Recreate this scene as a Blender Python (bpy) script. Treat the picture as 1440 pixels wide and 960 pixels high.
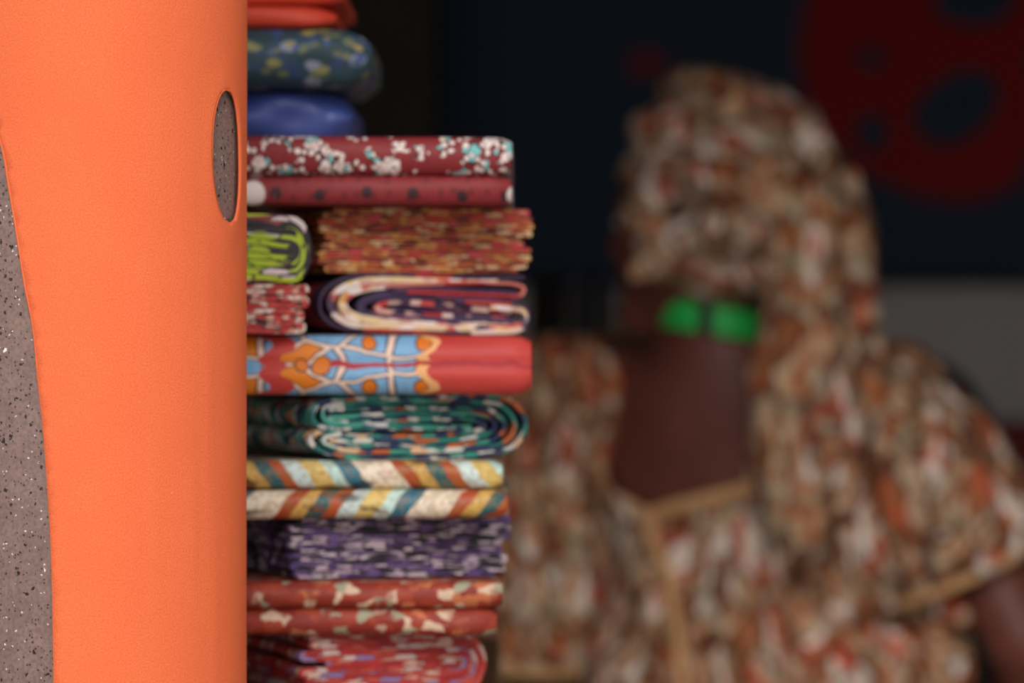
import bpy, math, random
import numpy as np
from mathutils import Vector, geometry

# ------------------------------------------------------------------ camera, world, exposure
scene = bpy.context.scene
for o in list(bpy.data.objects):
    bpy.data.objects.remove(o, do_unlink=True)
col = scene.collection
FPX = 5400.0            # focal length in pixels of the 1440x960 frame
CZ = 1.4                # camera height
cam_d = bpy.data.cameras.new('camera')
cam = bpy.data.objects.new('camera', cam_d)
col.objects.link(cam)
cam.location = (0, 0, CZ)
cam.rotation_euler = (math.pi/2, 0, 0)
cam_d.sensor_width = 36.0
cam_d.lens = 135.0
cam_d.clip_end = 100
cam_d.dof.use_dof = True
cam_d.dof.focus_distance = 2.388
cam_d.dof.aperture_fstop = 4.7
scene.camera = cam

world = bpy.data.worlds.new('overcast_sky')
scene.world = world
world.use_nodes = True
bg = world.node_tree.nodes['Background']
bg.inputs[0].default_value = (1.0, 0.975, 0.94, 1)
bg.inputs[1].default_value = 1.0

sun_d = bpy.data.lights.new('sun', 'SUN')
sun_d.energy = 1.6
sun_d.angle = math.radians(25)          # hazy, softened by thin cloud
sun_d.color = (1, .95, .88)
sun = bpy.data.objects.new('sun', sun_d)
col.objects.link(sun)
sun.location = (-3, -3, 6)
sun.rotation_euler = Vector((.06, 1.0, -.60)).to_track_quat('-Z', 'Y').to_euler()

vs = scene.view_settings
vs.view_transform = 'Standard'
vs.look = 'None'
vs.exposure = 0.0
vs.gamma = 1.0
vs.use_curve_mapping = False

# ------------------------------------------------------------------ helpers
def P(px, py, d):
    """point of the place seen at pixel px, py at distance d"""
    return Vector(((px-720)/FPX*d, d, CZ-(py-480)/FPX*d))

def lin(c):
    return tuple(((v/255)/12.92 if v/255 <= .04045 else ((v/255+.055)/1.055)**2.4) for v in c[:3])+(1.0,)

def tag(o, label=None, cat=None, group=None, kind=None):
    if label: o['label'] = label
    if cat: o['category'] = cat
    if group: o['group'] = group
    if kind: o['kind'] = kind
    return o

def empty(name, loc=(0, 0, 0), rz=0):
    o = bpy.data.objects.new(name, None)
    o.empty_display_size = .05
    o.location = loc
    o.rotation_euler = (0, 0, rz)
    col.objects.link(o)
    return o

def link_mesh(name, verts, faces, mat, parent=None, uvs=None, smooth=True):
    me = bpy.data.meshes.new(name)
    me.from_pydata([tuple(v) for v in verts], [], [tuple(f) for f in faces])
    if smooth:
        me.polygons.foreach_set('use_smooth', [True]*len(me.polygons))
    if uvs is not None:
        lay = me.uv_layers.new(name='UVMap')
        li = np.empty(len(me.loops), dtype=np.int32)
        me.loops.foreach_get('vertex_index', li)
        lay.data.foreach_set('uv', np.asarray(uvs, dtype=np.float32)[li].ravel())
    me.materials.append(mat)
    me.update()
    o = bpy.data.objects.new(name, me)
    col.objects.link(o)
    if parent is not None:
        o.parent = parent
    return o

def box(name, lo, hi, mat, parent=None, bevel=.003):
    (x0, y0, z0), (x1, y1, z1) = lo, hi
    v = [(x0,y0,z0),(x1,y0,z0),(x1,y1,z0),(x0,y1,z0),(x0,y0,z1),(x1,y0,z1),(x1,y1,z1),(x0,y1,z1)]
    f = [(0,3,2,1),(4,5,6,7),(0,1,5,4),(1,2,6,5),(2,3,7,6),(3,0,4,7)]
    o = link_mesh(name, v, f, mat, parent, smooth=False)
    if bevel:
        m = o.modifiers.new('bevel', 'BEVEL'); m.width = bevel; m.segments = 2
    return o

def tube(name, pts, r, mat, parent=None, seg=8, closed=False, flat=1.0):
    pts = [Vector(p) for p in pts]
    n = len(pts)
    V, F = [], []
    for i, p in enumerate(pts):
        if closed:
            t = (pts[(i+1) % n]-pts[i-1]).normalized()
        else:
            t = (pts[min(n-1, i+1)]-pts[max(0, i-1)]).normalized()
        up = Vector((0, 1, 0)) if abs(t.y) < .9 else Vector((0, 0, 1))
        a = t.cross(up).normalized()
        b = t.cross(a).normalized()
        for k in range(seg):
            th = 2*math.pi*k/seg
            V.append(p+a*(r*math.cos(th))+b*(r*flat*math.sin(th)))
    for i in range(n if closed else n-1):
        j = (i+1) % n
        for k in range(seg):
            l = (k+1) % seg
            F.append((i*seg+k, i*seg+l, j*seg+l, j*seg+k))
    if not closed:
        F.append(tuple(range(seg))[::-1]); F.append(tuple((n-1)*seg+k for k in range(seg)))
    return link_mesh(name, V, F, mat, parent)

def catmull(pts, sub=6, closed=False):
    pts = [Vector(p) for p in pts]; n = len(pts); out = []
    for i in range(n if closed else n-1):
        p0 = pts[i-1] if (closed or i > 0) else pts[0]
        p1 = pts[i]; p2 = pts[(i+1) % n]
        p3 = pts[(i+2) % n] if (closed or i+2 < n) else pts[-1]
        for k in range(sub):
            t = k/sub
            out.append(.5*((2*p1)+(p2-p0)*t+(2*p0-5*p1+4*p2-p3)*t*t+(3*p1-p0-3*p2+p3)*t**3))
    if not closed: out.append(pts[-1])
    return out

class Waves:
    """smooth repeatable wobble: a sum of sines in 2 or 3 variables"""
    def __init__(self, seed, freq, n=5, dims=2):
        r = np.random.RandomState(seed)
        self.k = r.normal(size=(n, dims))*np.asarray(freq)
        self.p = r.uniform(0, 6.283, n)
    def __call__(self, *x):
        s = 0
        for k, p in zip(self.k, self.p):
            a = p
            for ki, xi in zip(k, x):
                a = a+ki*xi
            s = s+np.sin(a)
        return s/len(self.p)

# ------------------------------------------------------------------ node helpers
class NT:
    def __init__(self, name, rough=.7, sheen=0.0, spec=.4):
        self.m = bpy.data.materials.new(name)
        self.m.use_nodes = True
        self.t = self.m.node_tree
        self.b = self.t.nodes['Principled BSDF']
        self.b.inputs['Roughness'].default_value = rough
        self.b.inputs['Specular IOR Level'].default_value = spec
        if sheen:
            self.b.inputs['Sheen Weight'].default_value = sheen
            self.b.inputs['Sheen Roughness'].default_value = .4
    def n(self, typ, **kw):
        nd = self.t.nodes.new(typ)
        for k, v in kw.items():
            setattr(nd, k, v)
        return nd
    def put(self, sock, v):
        if hasattr(v, 'is_output') or isinstance(v, bpy.types.NodeSocket):
            self.t.links.new(v, sock)
        else:
            if isinstance(v, (tuple, list)) and len(v) == 3 and sock.type == 'RGBA': v = tuple(v)+(1,)
            sock.default_value = v
    def coord(self, kind='UV', scale=(1, 1, 1), loc=(0, 0, 0)):
        tc = self.n('ShaderNodeTexCoord')
        mp = self.n('ShaderNodeMapping')
        self.put(mp.inputs['Vector'], tc.outputs[kind])
        mp.inputs['Scale'].default_value = scale
        mp.inputs['Location'].default_value = loc
        return mp.outputs[0]
    def scale(self, vec, s, loc=(0, 0, 0)):
        mp = self.n('ShaderNodeMapping')
        self.put(mp.inputs['Vector'], vec)
        mp.inputs['Scale'].default_value = s
        mp.inputs['Location'].default_value = loc
        return mp.outputs[0]
    def math(self, op, a, b=0.0, c=0.0):
        nd = self.n('ShaderNodeMath', operation=op)
        self.put(nd.inputs[0], a); self.put(nd.inputs[1], b); self.put(nd.inputs[2], c)
        return nd.outputs[0]
    def noise(self, vec, s, detail=2, color=False):
        nd = self.n('ShaderNodeTexNoise')
        self.put(nd.inputs['Vector'], vec)
        nd.inputs['Scale'].default_value = s
        nd.inputs['Detail'].default_value = detail
        return nd.outputs['Color' if color else 'Fac']
    def distort(self, vec, s, amt):
        c = self.noise(vec, s, 2, True)
        a = self.n('ShaderNodeVectorMath', operation='SUBTRACT')
        self.put(a.inputs[0], c); a.inputs[1].default_value = (.5, .5, .5)
        b = self.n('ShaderNodeVectorMath', operation='MULTIPLY_ADD')
        self.put(b.inputs[0], a.outputs[0]); b.inputs[1].default_value = (amt,)*3
        self.put(b.inputs[2], vec)
        return b.outputs[0]
    def voro(self, vec, s=1.0, feature='F1', rnd=1.0, dims='2D'):
        nd = self.n('ShaderNodeTexVoronoi', feature=feature, voronoi_dimensions=dims)
        self.put(nd.inputs['Vector'], vec)
        nd.inputs['Scale'].default_value = s
        nd.inputs['Randomness'].default_value = rnd
        return nd
    def chan(self, c, i=0):
        nd = self.n('ShaderNodeSeparateColor')
        self.put(nd.inputs[0], c)
        return nd.outputs[i]
    def xyz(self, v):
        nd = self.n('ShaderNodeSeparateXYZ')
        self.put(nd.inputs[0], v)
        return nd.outputs
    def ramp(self, fac, cols, constant=True, pos=None):
        nd = self.n('ShaderNodeValToRGB')
        cr = nd.color_ramp
        cr.interpolation = 'CONSTANT' if constant else 'LINEAR'
        n = len(cols)
        pos = pos or [i/n if constant else i/max(1, n-1) for i in range(n)]
        while len(cr.elements) < n:
            cr.elements.new(1.0)
        for i in range(n):
            cr.elements[i].position = pos[i]
        for i in range(n):
            cr.elements[i].color = lin(cols[i])
        self.put(nd.inputs[0], fac)
        return nd.outputs[0]
    def mix(self, fac, a, b, mode='MIX'):
        nd = self.n('ShaderNodeMix', data_type='RGBA', blend_type=mode)
        self.put(nd.inputs['Factor'], fac)
        self.put(nd.inputs[6], a); self.put(nd.inputs[7], b)
        return nd.outputs[2]
    def step(self, v, lo, hi):
        nd = self.n('ShaderNodeMapRange', interpolation_type='SMOOTHSTEP')
        self.put(nd.inputs['Value'], v)
        nd.inputs['From Min'].default_value = lo; nd.inputs['From Max'].default_value = hi
        return nd.outputs[0]
    def bump(self, h, strength=.3, dist=.001):
        nd = self.n('ShaderNodeBump')
        nd.inputs['Strength'].default_value = strength
        nd.inputs['Distance'].default_value = dist
        self.put(nd.inputs['Height'], h)
        self.t.links.new(nd.outputs[0], self.b.inputs['Normal'])
    def done(self, c):
        self.put(self.b.inputs['Base Color'], c)
        return self.m

def plain(name, rgb, rough=.6, var=.12, s=30, spec=.4):
    k = NT(name, rough, spec=spec)
    v = k.coord('Object')
    f = k.noise(v, s, 4)
    a = lin(rgb)
    lo = tuple(x*(1-var) for x in a[:3])+(1,); hi = tuple(min(1, x*(1+var)) for x in a[:3])+(1,)
    k.bump(k.noise(v, s*6, 3), .15, .002)
    return k.done(k.mix(f, lo, hi))

# ------------------------------------------------------------------ the setting
YB = 7.5
M_floor = plain('concrete_floor', (158, 150, 142), .9, .2, 6)
M_wall = plain('dark_brown_wall', (58, 50, 44), .85, .2, 5)
M_back = plain('grey_paint', (205, 199, 200), .85, .08, 5)
M_ceil = plain('ceiling_board', (96, 88, 80), .9, .15, 4)
M_dado = plain('dark_red_paint', (120, 22, 20), .6, .15, 8)

tag(box('floor', (-6, -4, -.1), (6, YB+.2, 0), M_floor, bevel=0), kind='structure')
tag(box('ceiling', (-1.7, 2.3, 2.55), (2.3, YB+.2, 2.7), M_ceil, bevel=0), kind='structure')
tag(box('wall_left', (-1.7, 2.3, 0), (-1.55, YB, 2.55), M_wall, bevel=0), kind='structure')
tag(box('wall_right', (2.15, 2.3, 0), (2.3, YB, 2.55), M_wall, bevel=0), kind='structure')
tag(box('wall_back', (-1.7, YB, 0), (2.3, YB+.2, 2.55), M_back, bevel=0), kind='structure')
tag(box('trim_1', (-1.55, YB-.03, 0), (2.15, YB-.0, 1.245), M_dado, bevel=.004), kind='structure')

# dark wooden cupboard against the back wall
M_dwood = plain('dark_brown_wood', (46, 36, 30), .7, .25, 14)
cx1 = P(617, 0, 7.05).x
cup = tag(empty('cupboard', ((-1.4+cx1)/2, 7.25, 0)), 'tall dark brown wooden cupboard against the back wall beside the navy cloth', 'cupboard')
hw = (cx1+1.4)/2
box('body', (-hw, -.18, .06), (hw, .15, 2.3), M_dwood, cup)
box('plinth', (-hw+.02, -.16, 0), (hw-.02, .14, .06), M_dwood, cup)
for i in range(2):
    d = box('door', (-hw+.01+i*hw, -.205, .1), (-.005+i*hw, -.182, 2.26), M_dwood, cup)
    box('handle', ((-.05 if i == 0 else .03), -.23, 1.0), ((-.03 if i == 0 else .05), -.205, 1.15), M_dwood, d)

# navy hanging cloth with the red print on the back wall
def make_navy():
    k = NT('navy_cloth_with_red_print', .85)
    v = k.coord('Object')
    v = k.distort(v, 5, .07)
    x, y, z = k.xyz(v)
    def ell(px, py, rx, ry, rot=0.0):
        c = P(px, py, YB-.05)
        dx = k.math('SUBTRACT', x, c.x); dz = k.math('SUBTRACT', z, c.z)
        cs, sn = math.cos(rot), math.sin(rot)
        a = k.math('ADD', k.math('MULTIPLY', dx, cs), k.math('MULTIPLY', dz, sn))
        b = k.math('SUBTRACT', k.math('MULTIPLY', dz, cs), k.math('MULTIPLY', dx, sn))
        s = FPX/(YB-.05)
        a = k.math('DIVIDE', a, rx/s); b = k.math('DIVIDE', b, ry/s)
        r = k.math('SQRT', k.math('ADD', k.math('MULTIPLY', a, a), k.math('MULTIPLY', b, b)))
        return k.math('SUBTRACT', 1.0, k.step(r, .9, 1.05))
    red = ell(1340, 70, 225, 215, .2)
    for h in ((1345, 150, 68, 48, .6), (1222, 192, 26, 32, 0), (1372, 8, 60, 34, .2), (1225, 85, 22, 16, 0),
              (1500, 260, 60, 70, 0), (1490, 90, 40, 50, 0)):
        red = k.math('MULTIPLY', red, k.math('SUBTRACT', 1.0, ell(*h)))
    red = k.math('MAXIMUM', red, k.math('MULTIPLY', ell(915, 95, 32, 22, 0), .55))
    for h in ((700, -160, 150, 110), (1050, -260, 140, 130), (1700, -100, 150, 160), (1620, 380, 40, 30)):
        red = k.math('MAXIMUM', red, ell(*h))
    return k.done(k.mix(red, lin((46, 60, 80)), lin((150, 18, 12))))
zt, zb = 2.4, P(0, 402, YB-.05).z
xa, xb = P(617, 0, YB-.05).x-.12, 2.05
V, F = [], []
nx, nz = 120, 12
wv = Waves(4, (9, 1.2), 4)
for j in range(nz+1):
    for i in range(nx+1):
        X = xa+(xb-xa)*i/nx; Z = zb+(zt-zb)*j/nz
        V.append((X, YB-.05+.012*float(wv(X, Z)), Z))
for j in range(nz):
    for i in range(nx):
        a = j*(nx+1)+i
        F.append((a, a+1, a+nx+2, a+nx+1))
nv = link_mesh('hanging_cloth', V, F, make_navy())
nv.modifiers.new('thick', 'SOLIDIFY').thickness = .003
tag(nv, 'navy blue cloth with a large dark red print hung on the back wall', 'cloth')

# dark rolls of cloth standing upright on the floor, in front of the back wall; the grey one is added to dim it
def cloth_roll(px0, px1, ytop, d, rgb, label):
    r = (px1-px0)/2/FPX*d
    zt_ = CZ-(ytop-480)/FPX*d
    e = tag(empty('cloth_roll', (((px0+px1)/2-720)/FPX*d, d, 0)), label, 'cloth roll', 'dark rolls of cloth on end')
    V, F = [], []
    nt, seg = 6, 40
    tot = nt*seg
    for i in range(tot+1):
        a = 2*math.pi*i/seg; rr = r*(.45+.55*i/tot)
        for z in (0.0005, zt_*.5, zt_-.002*math.sin(a*3)-.004*(1-i/tot)):
            V.append((rr*math.cos(a), rr*math.sin(a), z))
    for i in range(tot):
        for k in range(2):
            F.append((i*3+k, (i+1)*3+k, (i+1)*3+k+1, i*3+k+1))
    o = link_mesh('wound_cloth', V, F, plain('dark_roll_cloth', rgb, .8, .2, 20), e)
    m = o.modifiers.new('thick', 'SOLIDIFY'); m.thickness = r*.06; m.offset = 0
    rc = r*.36
    V = [(rc*math.cos(2*math.pi*i/20), rc*math.sin(2*math.pi*i/20), z) for z in (.0005, zt_+.02) for i in range(20)]
    F = [(i, (i+1) % 20, 20+(i+1) % 20, 20+i) for i in range(20)]+[tuple(range(20))[::-1], tuple(range(20, 40))]
    link_mesh('core_tube', V, F, M_dwood, e)
cloth_roll(742, 798, 392, 6.3, (34, 28, 26), 'tall black roll of cloth standing on end beside the sleeve')
cloth_roll(801, 866, 404, 6.45, (74, 72, 74), 'dark grey roll of cloth added to darken the shaded wall between the tall black roll and the person')  # added roll, stands in for shade on the grey wall band
cloth_roll(672, 736, 612, 6.2, (30, 26, 26), 'shorter black roll of cloth standing on end, behind the stack')

# ------------------------------------------------------------------ speckled column and orange cover
YC = 2.48; RC = 216/FPX*2.46
XC = (347-720)/FPX*YC*.9995-RC*1.0005
def make_speckle():
    k = NT('speckled_stone', .45)
    v = k.coord('Object')
    base = k.mix(k.noise(v, 60, 5), lin((118, 92, 87)), lin((154, 128, 121)))
    grain = k.noise(v, 420, 2)
    base = k.mix(k.step(grain, .35, .7), base, k.mix(.5, base, lin((92, 76, 72))))
    for s, lo, hi, c, r in ((300, .0, .10, (40, 32, 34), .38), (520, .0, .16, (62, 50, 52), .42),
                            (480, .95, 1.01, (216, 204, 200), .34), (150, .965, 1.01, (238, 232, 228), .22), (210, 0, .06, (28, 23, 25), .34)):
        vd = k.distort(v, s*1.5, .9/s)
        vo = k.voro(vd, s, dims='3D')
        ch = k.chan(vo.outputs['Color'], 0)
        m1 = k.math('MULTIPLY', k.math('GREATER_THAN', ch, lo-.001), k.math('LESS_THAN', ch, hi))
        m = k.math('MULTIPLY', m1, k.math('SUBTRACT', 1.0, k.step(vo.outputs['Distance'], r*.75, r)))
        base = k.mix(m, base, lin(c))
    k.bump(grain, .25, .0006)
    return k.done(base)
M_speck = make_speckle()
RS = RC-.0035
prof = [(RS+.05, 0), (RS+.05, .10), (RS+.03, .13), (RS+.012, .16), (RS, .19), (RS, 2.34), (RS+.015, 2.38), (RS+.045, 2.45), (RS+.05, 2.549)]
def lathe(name, prof, mat, parent, seg=96):
    V, F = [], []
    for r, z in prof:
        for i in range(seg):
            a = 2*math.pi*i/seg
            V.append((r*math.cos(a), r*math.sin(a), z))
    for j in range(len(prof)-1):
        for i in range(seg):
            l = (i+1) % seg
            F.append((j*seg+i, j*seg+l, (j+1)*seg+l, (j+1)*seg+i))
    F.append(tuple(range(seg))[::-1]); F.append(tuple((len(prof)-1)*seg+i for i in range(seg)))
    return link_mesh(name, V, F, mat, parent)
colm = tag(empty('speckled_column', (XC, YC, 0)), 'round grey column speckled black and white, standing under the orange fabric cover', 'column')
lathe('base', prof[:5], M_speck, colm)
lathe('shaft', prof[4:6], M_speck, colm)
lathe('capital', prof[5:], M_speck, colm)

def make_orange():
    k = NT('orange_stretch_fabric', .75, sheen=.18, spec=.12)
    k.b.inputs['Sheen Tint'].default_value = lin((255, 120, 74))
    v = k.coord('UV')
    g = k.noise(v, 900, 2)
    g2 = k.noise(k.scale(v, (1, .35, 1)), 240, 3)
    g3 = k.noise(v, 16, 3)
    c = k.mix(k.step(g, .2, .8), lin((232, 102, 60)), lin((247, 129, 84)))
    c = k.mix(k.math('MULTIPLY', k.step(g2, .3, .75), .35), c, lin((244, 118, 78)))
    c = k.mix(k.math('MULTIPLY', k.step(g3, .35, .7), .22), c, lin((232, 106, 66)))
    vo = k.voro(v, 330)
    fl = k.math('MULTIPLY', k.math('GREATER_THAN', k.chan(vo.outputs['Color'], 0), .997), k.math('LESS_THAN', vo.outputs['Distance'], .16))
    c = k.mix(k.math('MULTIPLY', fl, .3), c, lin((255, 190, 160)))
    k.bump(k.math('ADD', g, k.math('MULTIPLY', g2, .6)), .35, .0007)
    return k.done(c)
M_or = make_orange()
DF = YC-.1
s_px = FPX/(DF+.03)
def fab_theta(px):       # angle on the cover, 0 facing the camera, + to the right
    a, b = -math.pi*.62, math.radians(86)
    for _ in range(50):
        m = (a+b)/2
        q = 720+FPX*(XC+RC*math.sin(m))/(YC-RC*math.cos(m))
        if q < px: a = m
        else: b = m
    return (a+b)/2
Z0, Z1 = .78, 1.86
edge_px = [(-95, -330), (-62, 0), (-28, 100), (0, 205), (10, 260), (22, 330), (33, 400), (45, 460), (52, 530), (60, 600), (66, 680), (70, 740), (73, 820), (74.5, 900), (75, 960), (75, 1100), (70, 1300), (60, 1500), (52, 1900)]
def zpx(py): return CZ-(py-480)/s_px
left = []
for px, py in edge_px:
    z = zpx(py)
    left.append((fab_theta(px)*RC, z))
left = [(p.x, p.y) for p in catmull([(a, b, 0) for a, b in left], 5)]
left = [p for p in left if Z0 < p[1] < Z1]
s_end = math.radians(200)*RC
outline = [(s_end, Z0)]+[(s_end, Z0+(Z1-Z0)*i/60) for i in range(1, 60)]+[(s_end, Z1)]
NS = 60
top = [(s_end+(left[0][0]-s_end)*i/NS, Z1) for i in range(1, NS)]
bot = [(left[-1][0]+(s_end-left[-1][0])*i/NS, Z0) for i in range(0, NS)]
outline = outline+top+[(left[0][0], Z1)]+left+bot
hc = (fab_theta(318.5)*RC, zpx(217)); ha = 0; hb = 94/s_px
# the cut-out is a slightly tilted oval; half width from its two seen edges
ha = (fab_theta(337)-fab_theta(299))*RC/2
hc = ((fab_theta(337)+fab_theta(299))*RC/2, hc[1])
def hole_pt(t, grow=0):
    e = 2.3
    c, s = math.cos(t), math.sin(t)
    x = math.copysign(abs(c)**(2/e), c)*(ha+grow); z = math.copysign(abs(s)**(2/e), s)*(hb+grow)
    return (hc[0]+x-z*.035, hc[1]+z)
hole = [hole_pt(2*math.pi*i/72) for i in range(72)]
ring2 = [hole_pt(2*math.pi*i/72, .0025) for i in range(72)]
pts = outline+hole+ring2
nO = len(outline)
edges = [(i, (i+1) % nO) for i in range(nO)]+[(nO+i, nO+(i+1) % 72) for i in range(72)]+[(nO+72+i, nO+72+(i+1) % 72) for i in range(72)]
def in_poly(p, poly):
    x, y = p; c = False; j = len(poly)-1
    for i in range(len(poly)):
        xi, yi = poly[i]; xj, yj = poly[j]
        if (yi > y) != (yj > y) and x < (xj-xi)*(y-yi)/(yj-yi)+xi: c = not c
        j = i
    return c
lz = sorted([(z, s) for s, z in left])
lzz = [a[0] for a in lz]; lss = [a[1] for a in lz]
step = .0055
ss = np.arange(-.2, s_end-.002, step)
for zi, z in enumerate(np.arange(Z0+.003, Z1-.002, step)):
    sl = float(np.interp(z, lzz, lss))
    for s in ss:
        s2 = s+(step/2 if zi % 2 else 0)
        if s2 < sl+.003 or s2 > s_end-.003: continue
        if abs(s2-hc[0]) < ha+.012 and abs(z-hc[1]) < hb+.01:
            dx = (s2-hc[0]+(z-hc[1])*.035)/(ha+.005); dz = (z-hc[1])/(hb+.005)
            if abs(dx)**2.3+abs(dz)**2.3 < 1: continue
        pts.append((float(s2), float(z)))
res = geometry.delaunay_2d_cdt([Vector(p) for p in pts], edges, [], 0, 1e-7)
vs2, fs2 = res[0], res[2]
keep = []
for f in fs2:
    cx = sum(vs2[i].x for i in f)/len(f); cz = sum(vs2[i].y for i in f)/len(f)
    sl = float(np.interp(cz, lzz, lss))
    if cx < sl-1e-5: continue
    dx = (cx-hc[0]+(cz-hc[1])*.035)/ha; dz = (cz-hc[1])/hb
    if abs(dx)**2.3+abs(dz)**2.3 < .985: continue
    keep.append(tuple(f))
def fold(s, z):          # shallow creases pulled down from the hole and beside the hem
    d = 0.0
    for cs, cz, w, h, a in ((fab_theta(214)*RC, zpx(720), .0022, .045, .0009), (fab_theta(208)*RC, zpx(730), .003, .06, -.0005),
                            (fab_theta(270)*RC, zpx(720), .002, .05, .0008), (fab_theta(302)*RC, zpx(880), .002, .08, .0008),
                            (fab_theta(292)*RC, zpx(560), .003, .12, .0006)):
        d += a*math.exp(-((s-cs)/w)**2-((z-cz)/h)**2)
    sl = float(np.interp(z, lzz, lss))
    e = s-sl
    d += -.00035*math.exp(-((e-.0085)/.0022)**2)      # stitched line of the hem
    d += .0002*math.exp(-((e-.004)/.003)**2)
    r = math.hypot((s-hc[0])/ha, (z-hc[1])/hb)
    if r < 1.9: d += .0009*math.exp(-((r-1.15)/.25)**2)
    return d
fv = []
fw = Waves(8, (22, 3.0), 4)
for p in vs2:
    s, z = p.x, p.y
    th = s/RC
    r = RC+fold(s, z)+.0006*float(fw(s, z))
    fv.append((r*math.sin(th), -r*math.cos(th), z))
cover = tag(empty('fabric_cover', (XC, YC, 0)), 'orange stretch fabric with an oval cut-out, wrapped around the speckled column', 'fabric')
fo = link_mesh('fabric', fv, keep, M_or, cover, uvs=[(p.x, p.y) for p in vs2])
sm = fo.modifiers.new('thick', 'SOLIDIFY'); sm.thickness = .0016; sm.offset = -1
def on_cover(s, z, dr=0):
    r = RC+fold(s, z)+dr
    return Vector((r*math.sin(s/RC), -r*math.cos(s/RC), z))
ht = tube('cutout_hem', [on_cover(*hole_pt(2*math.pi*i/72, .0003), -.0009) for i in range(72)], .0008, M_or, cover, 6, True)
tube('edge_hem', [on_cover(s+.0006, z, -.0009) for s, z in left], .0009, M_or, cover, 6)

# ------------------------------------------------------------------ print materials
def fin(k, c, v, amt=.25, s=500):
    g = k.noise(v, s, 2)
    k.bump(g, .25, .0006)
    return k.done(k.mix(k.math('MULTIPLY', k.math('SUBTRACT', 1.0, g), amt), c, (0.02, .012, .012, 1)))

def wax(name, pal, su, sv, dist=.6, edge=None, ew=.06, kind='UV', rough=.55, seed=0, over=None):
    k = NT(name, rough, spec=.35)
    v0 = k.coord(kind)
    v = k.scale(v0, (su, sv, su), (seed*3.7, seed*1.9, seed))
    v = k.distort(v, .9, dist)
    dims = '2D' if kind == 'UV' else '3D'
    vo = k.voro(v, 1.0, dims=dims)
    r = k.chan(vo.outputs['Color'], 0)
    c = k.ramp(r, pal)
    if edge:
        d = k.voro(v, 1.0, 'DISTANCE_TO_EDGE', dims=dims).outputs['Distance']
        c = k.mix(k.math('SUBTRACT', 1.0, k.step(d, ew*.7, ew*1.2)), c, lin(edge))
    if over:
        oc, osc, lo, hi = over
        m = k.step(k.noise(k.scale(v0, (osc, osc, osc), (seed, 2, 1)), 1.0, 3), lo, hi)
        c = k.mix(m, c, lin(oc))
    return fin(k, c, v0)

def make_maroon(dotty):
    k = NT('maroon_print_cloth' if dotty else 'maroon_spotted_cloth', .55, spec=.3)
    v = k.coord('UV')
    c = k.mix(k.noise(v, 300, 3), lin((120, 34, 40)), lin((156, 54, 58)))
    if dotty:
        clump = k.noise(k.scale(v, (38, 55, 1), (4.2, 1, 0)), 1.0, 2)
        for s, r, lo in ((82, .50, .50), (180, .38, .45)):
            vo = k.voro(k.distort(v, s*1.2, .9/s), s)
            on = k.math('MULTIPLY', k.math('GREATER_THAN', clump, lo), k.math('GREATER_THAN', k.chan(vo.outputs['Color'], 1), .25))
            ring = k.math('MULTIPLY', on, k.math('SUBTRACT', 1.0, k.step(vo.outputs['Distance'], r*1.05, r*1.2)))
            c = k.mix(ring, c, lin((48, 26, 34)))
            m = k.math('MULTIPLY', on, k.math('SUBTRACT', 1.0, k.step(vo.outputs['Distance'], r*.8, r*.95)))
            w = k.ramp(k.chan(vo.outputs['Color'], 0), [(246, 226, 222), (240, 224, 218), (244, 230, 226), (240, 220, 214), (244, 226, 220), (240, 216, 212), (246, 230, 226), (120, 196, 198)])
            c = k.mix(m, c, w)
    else:
        vo = k.voro(k.scale(v, (31, 31, 1), (.2, -.02, 0)), 1.0, rnd=.12)
        c = k.mix(k.math('SUBTRACT', 1.0, k.step(vo.outputs['Distance'], .09, .16)), c, lin((62, 34, 42)))
        vo = k.voro(k.scale(v, (90, 90, 1)), 1.0, rnd=.5)
        c = k.mix(k.math('MULTIPLY', .5, k.math('SUBTRACT', 1.0, k.step(vo.outputs['Distance'], .1, .3))), c, lin((84, 26, 36)))
        x = k.xyz(v)[0]
        vo = k.voro(k.scale(v, (48, 48, 1), (.80, .0, 0)), 1.0, rnd=.25)
        far = k.math('MAXIMUM', k.math('GREATER_THAN', x, .349), k.math('LESS_THAN', x, .188))
        on = k.math('MULTIPLY', far, k.math('GREATER_THAN', k.chan(vo.outputs['Color'], 0), .05))
        c = k.mix(k.math('MULTIPLY', on, k.math('SUBTRACT', 1.0, k.step(vo.outputs['Distance'], .36, .46))), c, lin((240, 226, 222)))
    return fin(k, c, v, .2)

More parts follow.
